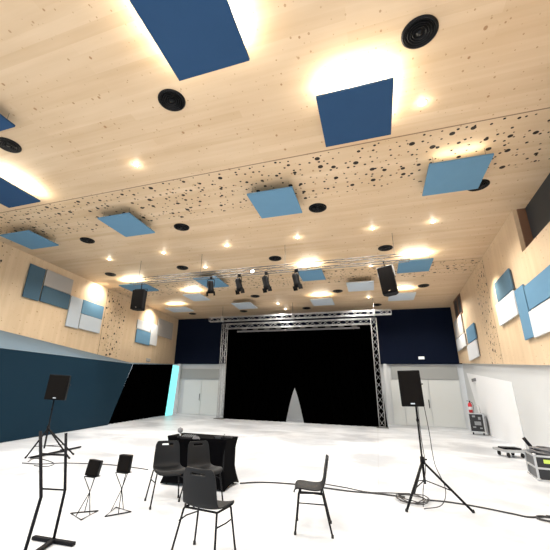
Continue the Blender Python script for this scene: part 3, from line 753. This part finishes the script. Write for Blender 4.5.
# ------------------------------------------------------------------ chairs
def make_chair():
    e = empty('stacking_chair', (0, 0, 0), 'x', 'chair', 'charcoal plastic stacking chairs')
    prof = [(.215, .385), (.208, .420), (.175, .438), (.10, .432), (.02, .424), (-.05, .423), (-.105, .433), (-.140, .462), (-.155, .51), (-.166, .575), (-.176, .64), (-.190, .708), (-.194, .731), (-.200, .768)]
    wid = [.180, .200, .208, .210, .208, .205, .200, .194, .190, .187, .183, .177, .168, .150]
    nu = 12; bm = bmesh.new(); g = []
    for (y, z), w in zip(prof, wid):
        row = []
        for i in range(nu + 1):
            u = -1 + 2 * i / nu
            dy = 0; dz = 0
            if z < .455 and y > -.12: dz = .012 * abs(u) ** 4 - .012 * (1 - u * u)
            else: dy = .020 * u * u
            row.append(bm.verts.new((u * w, y + dy, z + dz)))
        g.append(row)
    for j in range(len(prof) - 1):
        for i in range(nu):
            if j == 11 and 3 <= i <= 8: continue      # hand slot in the backrest
            bm.faces.new((g[j][i], g[j][i + 1], g[j + 1][i + 1], g[j + 1][i]))
    me = bpy.data.meshes.new('shell'); bm.to_mesh(me); bm.free(); me.materials.append(M['chairp'])
    for p in me.polygons: p.use_smooth = True
    o = bpy.data.objects.new('seat_shell', me); COL.objects.link(o); o.parent = e
    s = o.modifiers.new('s', 'SUBSURF'); s.levels = 2; s.render_levels = 2
    k = o.modifiers.new('t', 'SOLIDIFY'); k.thickness = .012; k.offset = 0
    for sx in (-1, 1):
        MB().tube([(sx * .175, .15, .412), (sx * .185, .16, .39), (sx * .235, .20, .012)], .0105, 8).build('leg', 'blackm', e, smooth=True)
        MB().tube([(sx * .175, -.10, .412), (sx * .185, -.115, .39), (sx * .235, -.205, .012)], .0105, 8).build('leg', 'blackm', e, smooth=True)
        MB().tube([(sx * .18, .155, .405), (sx * .18, -.105, .405)], .010, 8).build('side_rail', 'blackm', e, smooth=True)
        MB().tube([(sx * .205, .172, .30), (sx * .225, .0, .305), (sx * .205, -.145, .30)], .007, 6).build('linking_rail', 'blackm', e, smooth=True)
    MB().tube([(-.18, .14, .405), (.18, .14, .405)], .010, 8).build('cross_rail', 'blackm', e, smooth=True)
    MB().tube([(-.18, -.10, .405), (.18, -.10, .405)], .010, 8).build('cross_rail', 'blackm', e, smooth=True)
    for f_ in ((-.235, .20), (.235, .20), (-.235, -.205), (.235, -.205)):
        MB().lathe([(0, 0), (.015, 0), (.014, .03), (0, .03)], (f_[0], f_[1], 0), 12).build('rubber_foot', 'rubber', e, smooth=True)
    return e
CH = [((-2.89, 4.83), -136, 'charcoal plastic chair at the left of the table, facing the camera'),
      ((-2.46, 5.07), -122, 'charcoal plastic chair directly before the black clothed table, middle of the three grouped'),
      ((-1.66, 3.55), -6, 'nearest charcoal plastic chair seen from behind'),
      ((-.82, 4.71), 99.3, 'lone charcoal plastic chair standing sideways near the centre, facing left')]
c0_ = make_chair()
for i, (p, a, lab) in enumerate(CH):
    o = c0_ if i == 0 else copy_tree(c0_)
    o.location = (p[0], p[1], 0); o.rotation_euler = (0, 0, math.radians(a)); o['label'] = lab

# ------------------------------------------------------------------ table with stretch cloth
tx0, tx1, ty0, ty1 = -3.50, -2.42, 5.74, 6.30
TT = .74
t = empty('folding_table', ((tx0 + tx1) / 2, (ty0 + ty1) / 2, 0), 'folding table hidden under a black stretch cloth', 'table')
tw, td = tx1 - tx0, ty1 - ty0
MB().box((0, 0, TT - .03), (tw - .02, td - .02, .04)).build('tabletop', 'black', t)
for sx in (-1, 1):
    for sy in (-1, 1): MB().tube([(sx * (tw / 2 - .03), sy * (td / 2 - .04), .0), (sx * (tw / 2 - .03), sy * (td / 2 - .04), TT - .04)], .014, 8).build('leg', 'blackm', t)
bm = bmesh.new(); rows = []
per = []
NS = 10
cor = [(-1, -1), (1, -1), (1, 1), (-1, 1)]
for k in range(4):
    a, b = cor[k], cor[(k + 1) % 4]
    for i in range(NS):
        f_ = i / NS; per.append((a[0] + (b[0] - a[0]) * f_, a[1] + (b[1] - a[1]) * f_, f_))
for j in range(11):
    tt = j / 10; row = []
    for (ux, uy, f_) in per:
        edge = math.sin(PI * f_)
        pinch = .05 * math.sin(PI * tt) * (1 - .0 * edge) - .035 * (1 - tt) ** 2
        lift = .05 * edge * (1 - tt) ** 3
        row.append(bm.verts.new((ux * (tw / 2 + .01 - pinch), uy * (td / 2 + .01 - pinch), .012 + lift + (TT - .012) * tt)))
    rows.append(row)
n = len(per)
for j in range(10):
    for i in range(n): bm.faces.new((rows[j][i], rows[j][(i + 1) % n], rows[j + 1][(i + 1) % n], rows[j + 1][i]))
bm.faces.new(rows[-1])
me = bpy.data.meshes.new('tablecloth'); bm.to_mesh(me); bm.free(); me.materials.append(M['clothm'])
tc_ = bpy.data.objects.new('tablecloth', me); COL.objects.link(tc_); tc_.location = t.location
tag(tc_, 'black stretch cloth covering the table behind the chairs', 'tablecloth')
for p_ in me.polygons: p_.use_smooth = len(p_.vertices) == 4
# things on the table
def ont(px, py, z=TT): return at_z(px, py, z)
v = ont(180.5, 437.5)
t = empty('desk_microphone', (v.x, v.y, TT), 'small silver and black device standing at the left end of the table', 'microphone')
MB().lathe([(0, .0), (.055, 0), (.05, .02), (.012, .03), (0, .03)], seg=20).build('base', 'greym', t, smooth=True)
MB().tube([(0, 0, .02), (-.01, 0, .06), (-.01, -.01, .10)], .014, 8).build('stem', 'chrome', t)
MB().lathe([(0, -.045), (.040, -.03), (.046, .0), (.040, .025), (0, .045)], (-.01, -.01, .115), 16).build('head', 'cabgrey', t, smooth=True)
v = ont(189, 438.5)
t = empty('audio_mixer', (v.x, v.y, TT), 'small grey audio mixer lying beside the microphone on the table', 'mixer', rz=.1)
MB().prism([(-.12, -.08, 0), (-.12, .08, 0), (-.12, .08, .05), (-.12, -.08, .025)], (.24, 0, 0)).build('body', 'greym', t, bevel=.004)
kb = MB()
for i in range(6):
    for j in range(3): kb.lathe([(0, .012), (.006, .01), (.007, 0)], (-.095 + i * .038, -.05 + j * .045, .033 + (j * .045) * .16), 8)
kb.build('knob_field', 'paper', t)
v = ont(196, 439.5)
tag(MB().tube([Vector((v.x, v.y, TT + .008)) + Vector((.06 * math.cos(a_ * .5) * (1 - a_ * .01), .05 * math.sin(a_ * .5), a_ * .0009)) for a_ in range(34)], .006, 6).build('coiled_cable', 'cabgrey', smooth=True), 'small coil of grey cable beside the mixer on the table', 'cable')
v = ont(219, 438.8)
t = empty('handheld_radio', (v.x, v.y, TT), 'small dark receiver box at the right end of the table', 'receiver')
MB().box((0, 0, .018), (.16, .10, .035)).build('body', 'greym', t, bevel=.006); MB().tube([(.06, .04, .03), (.08, .05, .075)], .004, 6).build('antenna', 'black', t)
MB().box((0, -.051, .018), (.10, .004, .02)).build('display', 'glassd', t)
v = ont(228, 438.5)
tag(MB().tube([Vector((v.x, v.y, TT + .008)) + Vector((.07 * math.cos(a_ * .5), .045 * math.sin(a_ * .5), a_ * .0009)) for a_ in range(30)], .006, 6).build('coiled_cable', 'cable', smooth=True), 'small coil of black cable at the right end of the table', 'cable')

# ------------------------------------------------------------------ cables on the floor
def floor_cable(pix, r, label, name='floor_cable', m='cable', extra=None):
    P = [at_z(x, y, 0) for x, y in pix]
    P = [Vector((p.x, p.y, r)) for p in P]
    if extra: P = P + extra
    return tag(MB().tube(smoothpath(P), r, 6).build(name, m, smooth=True), label, 'cable')
floor_cable([(240, 484), (262, 483), (290, 484.5), (320, 488), (350, 492), (378, 494.5), (405, 498)], .012, 'black cable running across the floor from the table to the right speaker stand')
floor_cable([(322, 484), (345, 488), (368, 492.5), (392, 493.5), (410, 494)], .008, 'thin second cable on the floor right of the lone chair')
floor_cable([(425, 500.5), (450, 503), (480, 508), (512, 514.5), (530, 518), (552, 517)], .011, 'black cable running from the right speaker stand to the right edge')
floor_cable([(22, 463.5), (40, 464.5), (62, 463.5), (86, 464), (108, 465), (130, 467.5), (148, 470)], .009, 'thin dark cable on the floor between the left stand and the chairs')
floor_cable([(6, 0), (6, 0)][:0] + [(28, 462), (34, 459), (44, 460), (54, 464), (46, 467), (34, 466)], .008, 'loose cable loop on the floor at the left tripod')
# coil at the right stand foot
cc = at_z(414, 500.5, 0); P = []
for i in range(60):
    a_ = i * .43; r_ = .19 + .06 * math.sin(i * .37) + .02 * math.sin(i * 1.1)
    P.append(Vector((cc.x + r_ * math.cos(a_) + .03 * math.sin(i * .21), cc.y + r_ * 1.25 * math.sin(a_), .014 + .02 * (1 + math.sin(i * .9)) * .5 + .0002 * i)))
tag(MB().tube(P, .007, 6).build('cable_coil', 'cable', smooth=True), 'tangled coil of black cable at the foot of the right speaker stand', 'cable')
cc = at_z(549, 521, 0)
tag(MB().tube([Vector((cc.x + .13 * math.cos(i * .4), cc.y + .12 * math.sin(i * .4), .012 + .0006 * i)) for i in range(36)], .009, 6).build('cable_coil', 'cable', smooth=True), 'small cable coil at the right edge of the floor', 'cable')
# cables hanging from the right speaker
hb = Vector((bR.x + .12, bR.y + .05, 0))
tag(MB().tube(smoothpath([(hb.x, hb.y, 1.40), (hb.x + .03, hb.y, 1.0), (hb.x + .05, hb.y - .02, .55), (hb.x + .14, hb.y - .1, .25), (hb.x + .05, hb.y - .25, .06), (hb.x - .2, hb.y - .4, .02)]), .006, 6).build('speaker_cable', 'cable', smooth=True), 'thin cable hanging from the right loudspeaker beside its pole', 'cable')
tag(MB().tube(smoothpath([(hb.x - .10, hb.y - .1, 1.35), (hb.x - .10, hb.y - .08, .9), (hb.x - .09, hb.y - .1, .5), (hb.x - .16, hb.y - .12, .2), (hb.x - .2, hb.y - .3, .02)]), .006, 6).build('speaker_cable', 'cable', smooth=True), 'thin cable running down along the right speaker pole', 'cable')

# ------------------------------------------------------------------ flight cases at the right
def flight_case(o, rz, w, d_, h, label, panels=1, cat='case', wheels=False):
    e = empty('flight_case', o, label, cat, rz=rz); z0 = .10 if wheels else 0
    MB().box((w / 2, d_ / 2, z0 + h / 2), (w - .01, d_ - .01, h - .01)).build('body', 'casepan', e)
    fr_ = MB()
    for z in [z0 + .012] + [z0 + h * k / panels for k in range(1, panels)] + [z0 + h - .012]:
        for y in (0, d_): fr_.box((w / 2, y, z), (w + .03, .03, .035))
        for x in (0, w): fr_.box((x, d_ / 2, z), (.03, d_ + .03, .035))
    for x in (0, w):
        for y in (0, d_): fr_.box((x, y, z0 + h / 2), (.035, .035, h))
    fr_.build('edge_trim', 'alu', e, bevel=.004)
    for x in (0, w):
        for y in (0, d_):
            for z in (z0, z0 + h): MB().lathe([(0, .03), (.03, .02), (.038, 0), (.03, -.02), (0, -.03)], (x, y, z + (.01 if z == z0 + h else .03)), 12).build('corner_ball', 'alu', e, smooth=True)
    MB().box((w / 2, -.02, z0 + h * .5), (.11, .015, .09)).build('latch', 'chrome', e, bevel=.004)
    if wheels:
        for x in (.08, w - .08):
            for y in (.08, d_ - .08):
                wh = MB(); wh.lathe([(0, .02), (.045, .02), (.05, 0), (.045, -.02), (0, -.02)], seg=18)
                wh.xf(Matrix.Translation((x, y, .05)) @ Matrix.Rotation(PI / 2, 4, 'Y')); wh.build('wheel', 'rubber', e, smooth=True)
    return e
o = at_z(539.5, 481, 0)
fc = flight_case((o.x, o.y, 0), -.12, 1.0, .8, .46, 'large black flight case with silver edges cut off by the right edge', 2)
MB().box((.24, -.022, .36), (.22, .004, .07)).build('sticker', 'lime', fc)
fco = fc.location
# heap of grey gear on the case
R3 = Matrix.Rotation(-.12, 4, 'Z')
def onfc(x, y, z=.475): return Vector(fco) + R3 @ Vector((x, y, z))
c_ = onfc(.45, .42)
P = []
for i in range(150):
    a_ = i * .42; r_ = .24 + .09 * math.sin(i * .31)
    P.append(Vector((c_.x + r_ * 1.3 * math.cos(a_), c_.y + r_ * math.sin(a_), c_.z + .03 + .05 * (i / 150) + .03 * math.sin(i * .7))))
tag(MB().tube(P, .016, 6).build('cable_bundle', 'cabgrey', smooth=True), 'heap of grey cable on top of the large flight case', 'cable bundle')
c_ = onfc(.12, .55)
t = empty('grey_clamp_bar', tuple(c_), 'dark grey flat metal arm sticking up from the gear on the large flight case', 'bar', rz=-.3)
MB().tube([(.0, 0, .02), (-.14, 0, .26)], .035, 8).build('arm', 'greym', t, smooth=True); MB().box((.02, 0, .02), (.3, .16, .04)).build('foot_plate', 'paper', t, bevel=.006)
c_ = onfc(.60, .32)
t = empty('cable_drum', tuple(c_), 'silver drum shaped gear lying in the cable heap', 'drum')
MB().lathe([(0, .0), (.13, 0), (.13, .03), (.07, .03), (.07, .17), (.13, .17), (.13, .20), (0, .20)], seg=24).build('drum', 'paper', t, smooth=False); MB().tube([(-.05, 0, .2), (-.05, 0, .24), (.05, 0, .24), (.05, 0, .2)], .01).build('handle', 'black', t)
# flat dolly on the floor behind
o1, o2 = at_z(507, 458, 0), at_z(529, 459, 0)
dl = (o2 - o1); t = empty('flat_dolly', (o1.x, o1.y, 0), 'low flat grey dolly on the floor by the white right wall', 'dolly', rz=math.atan2(dl.y, dl.x))
W_ = dl.length; D_ = .62
fr_ = MB()
for y in (0, D_): fr_.box((W_ / 2, y, .17), (W_, .05, .07))
for x in (0, W_ / 3, W_ * 2 / 3, W_): fr_.box((x, D_ / 2, .17), (.05, D_, .06))
fr_.build('frame', 'alu', t, bevel=.006); MB().box((W_ / 2, D_ / 2, .15), (W_ - .06, D_ - .06, .03)).build('deck', 'casepan', t)
MB().box((W_ * .5, D_ * .5, .225), (W_ * .8, D_ * .55, .04)).build('pad', 'greym', t, bevel=.01)
for x in (.1, W_ - .1):
    for y in (.08, D_ - .08):
        wh = MB(); wh.lathe([(0, .02), (.06, .02), (.065, 0), (.06, -.02), (0, -.02)], seg=18); wh.xf(Matrix.Translation((x, y, .066)) @ Matrix.Rotation(PI / 2, 4, 'Y')); wh.build('wheel', 'rubber', t, smooth=True)
# rolling rack case by the back right corner
o1 = at_z(471.5, 434.5, 0); o2 = at_z(485.5, 436, 0)
dl = o2 - o1; rzc = math.atan2(dl.y, dl.x)
rc_ = empty('rack_case', (o1.x, o1.y, 0), 'upright rolling rack case with silver edges near the back right corner', 'case', rz=-.25)
w_, h_, d_ = .58, .80, .5
MB().box((w_ / 2, d_ / 2, .12 + h_ / 2), (w_, d_, h_)).build('body', 'casepan', rc_)
f2 = MB()
for x in (0, w_):
    for y in (0, d_): f2.box((x, y, .12 + h_ / 2), (.05, .05, h_ + .02))
for z in (.13, .12 + h_):
    for y in (0, d_): f2.box((w_ / 2, y, z), (w_ + .04, .045, .05))
    for x in (0, w_): f2.box((x, d_ / 2, z), (.045, d_, .05))
f2.build('edge_trim', 'alu', rc_, bevel=.004)
for (x, z, ww, hh_) in ((.2, .80, .12, .08), (.42, .72, .10, .12), (.33, .50, .26, .16), (.18, .33, .12, .06), (.44, .30, .10, .06)):
    MB().box((x, -.012, z), (ww, .02, hh_)).build('equipment_plate', 'paper', rc_, bevel=.004)
hd = MB().tube([(w_ - .08, d_ / 2, .92), (w_ - .10, d_ / 2, 1.28), (w_ - .22, d_ / 2, 1.33), (w_ - .34, d_ / 2, 1.28), (w_ - .36, d_ / 2, .92)], .014, 8).build('handle', 'alu', rc_, smooth=True)
MB().box((w_ + .07, d_ / 2, .45), (.07, d_ * .9, .72), Matrix.Rotation(.0, 3, 'Y')).build('leaning_lid', 'paper', rc_, bevel=.01)
for x in (.08, w_ - .08):
    for y in (.08, d_ - .08):
        wh = MB(); wh.lathe([(0, .025), (.05, .025), (.058, 0), (.05, -.025), (0, -.025)], seg=18); wh.xf(Matrix.Translation((x, y, .058)) @ Matrix.Rotation(PI / 2, 4, 'Y')); wh.build('wheel', 'rubber', rc_, smooth=True)
# fire extinguisher on top of the case
v = Vector(rc_.location) + Matrix.Rotation(-.25, 4, 'Z') @ Vector((.12, .2, .945))
fe = empty('fire_extinguisher', tuple(v), 'red fire extinguisher standing on the rack case by the back right corner', 'extinguisher')
MB().lathe([(0, 0), (.075, .0), (.085, .02), (.085, .36), (.07, .42), (.03, .46), (0, .46)], seg=24).build('tank', 'red', fe, smooth=True)
MB().lathe([(0, .45), (.025, .45), (.025, .52), (0, .52)], seg=14).build('valve', 'black', fe)
MB().box((-.04, 0, .53), (.16, .03, .02)).build('handle', 'black', fe); MB().tube(smoothpath([(.02, 0, .49), (.10, -.03, .45), (.12, -.05, .30), (.10, -.05, .15)]), .011, 8).build('hose', 'rubber', fe, smooth=True)
MB().lathe([(.087, .14), (.087, .27)], seg=24).build('instruction_label', 'pwhite', fe, smooth=True)

# ------------------------------------------------------------------ world and render look
w = bpy.data.worlds.new('ambient_fill'); scn.world = w; w.use_nodes = True  # added ambient fill, entering through the unbuilt rear end of the hall
w.node_tree.nodes['Background'].inputs[0].default_value = (.86, .93, 1, 1)
w.node_tree.nodes['Background'].inputs[1].default_value = 1.4
scn.view_settings.view_transform = 'Standard'
scn.view_settings.look = 'None'
scn.view_settings.exposure = 0.06
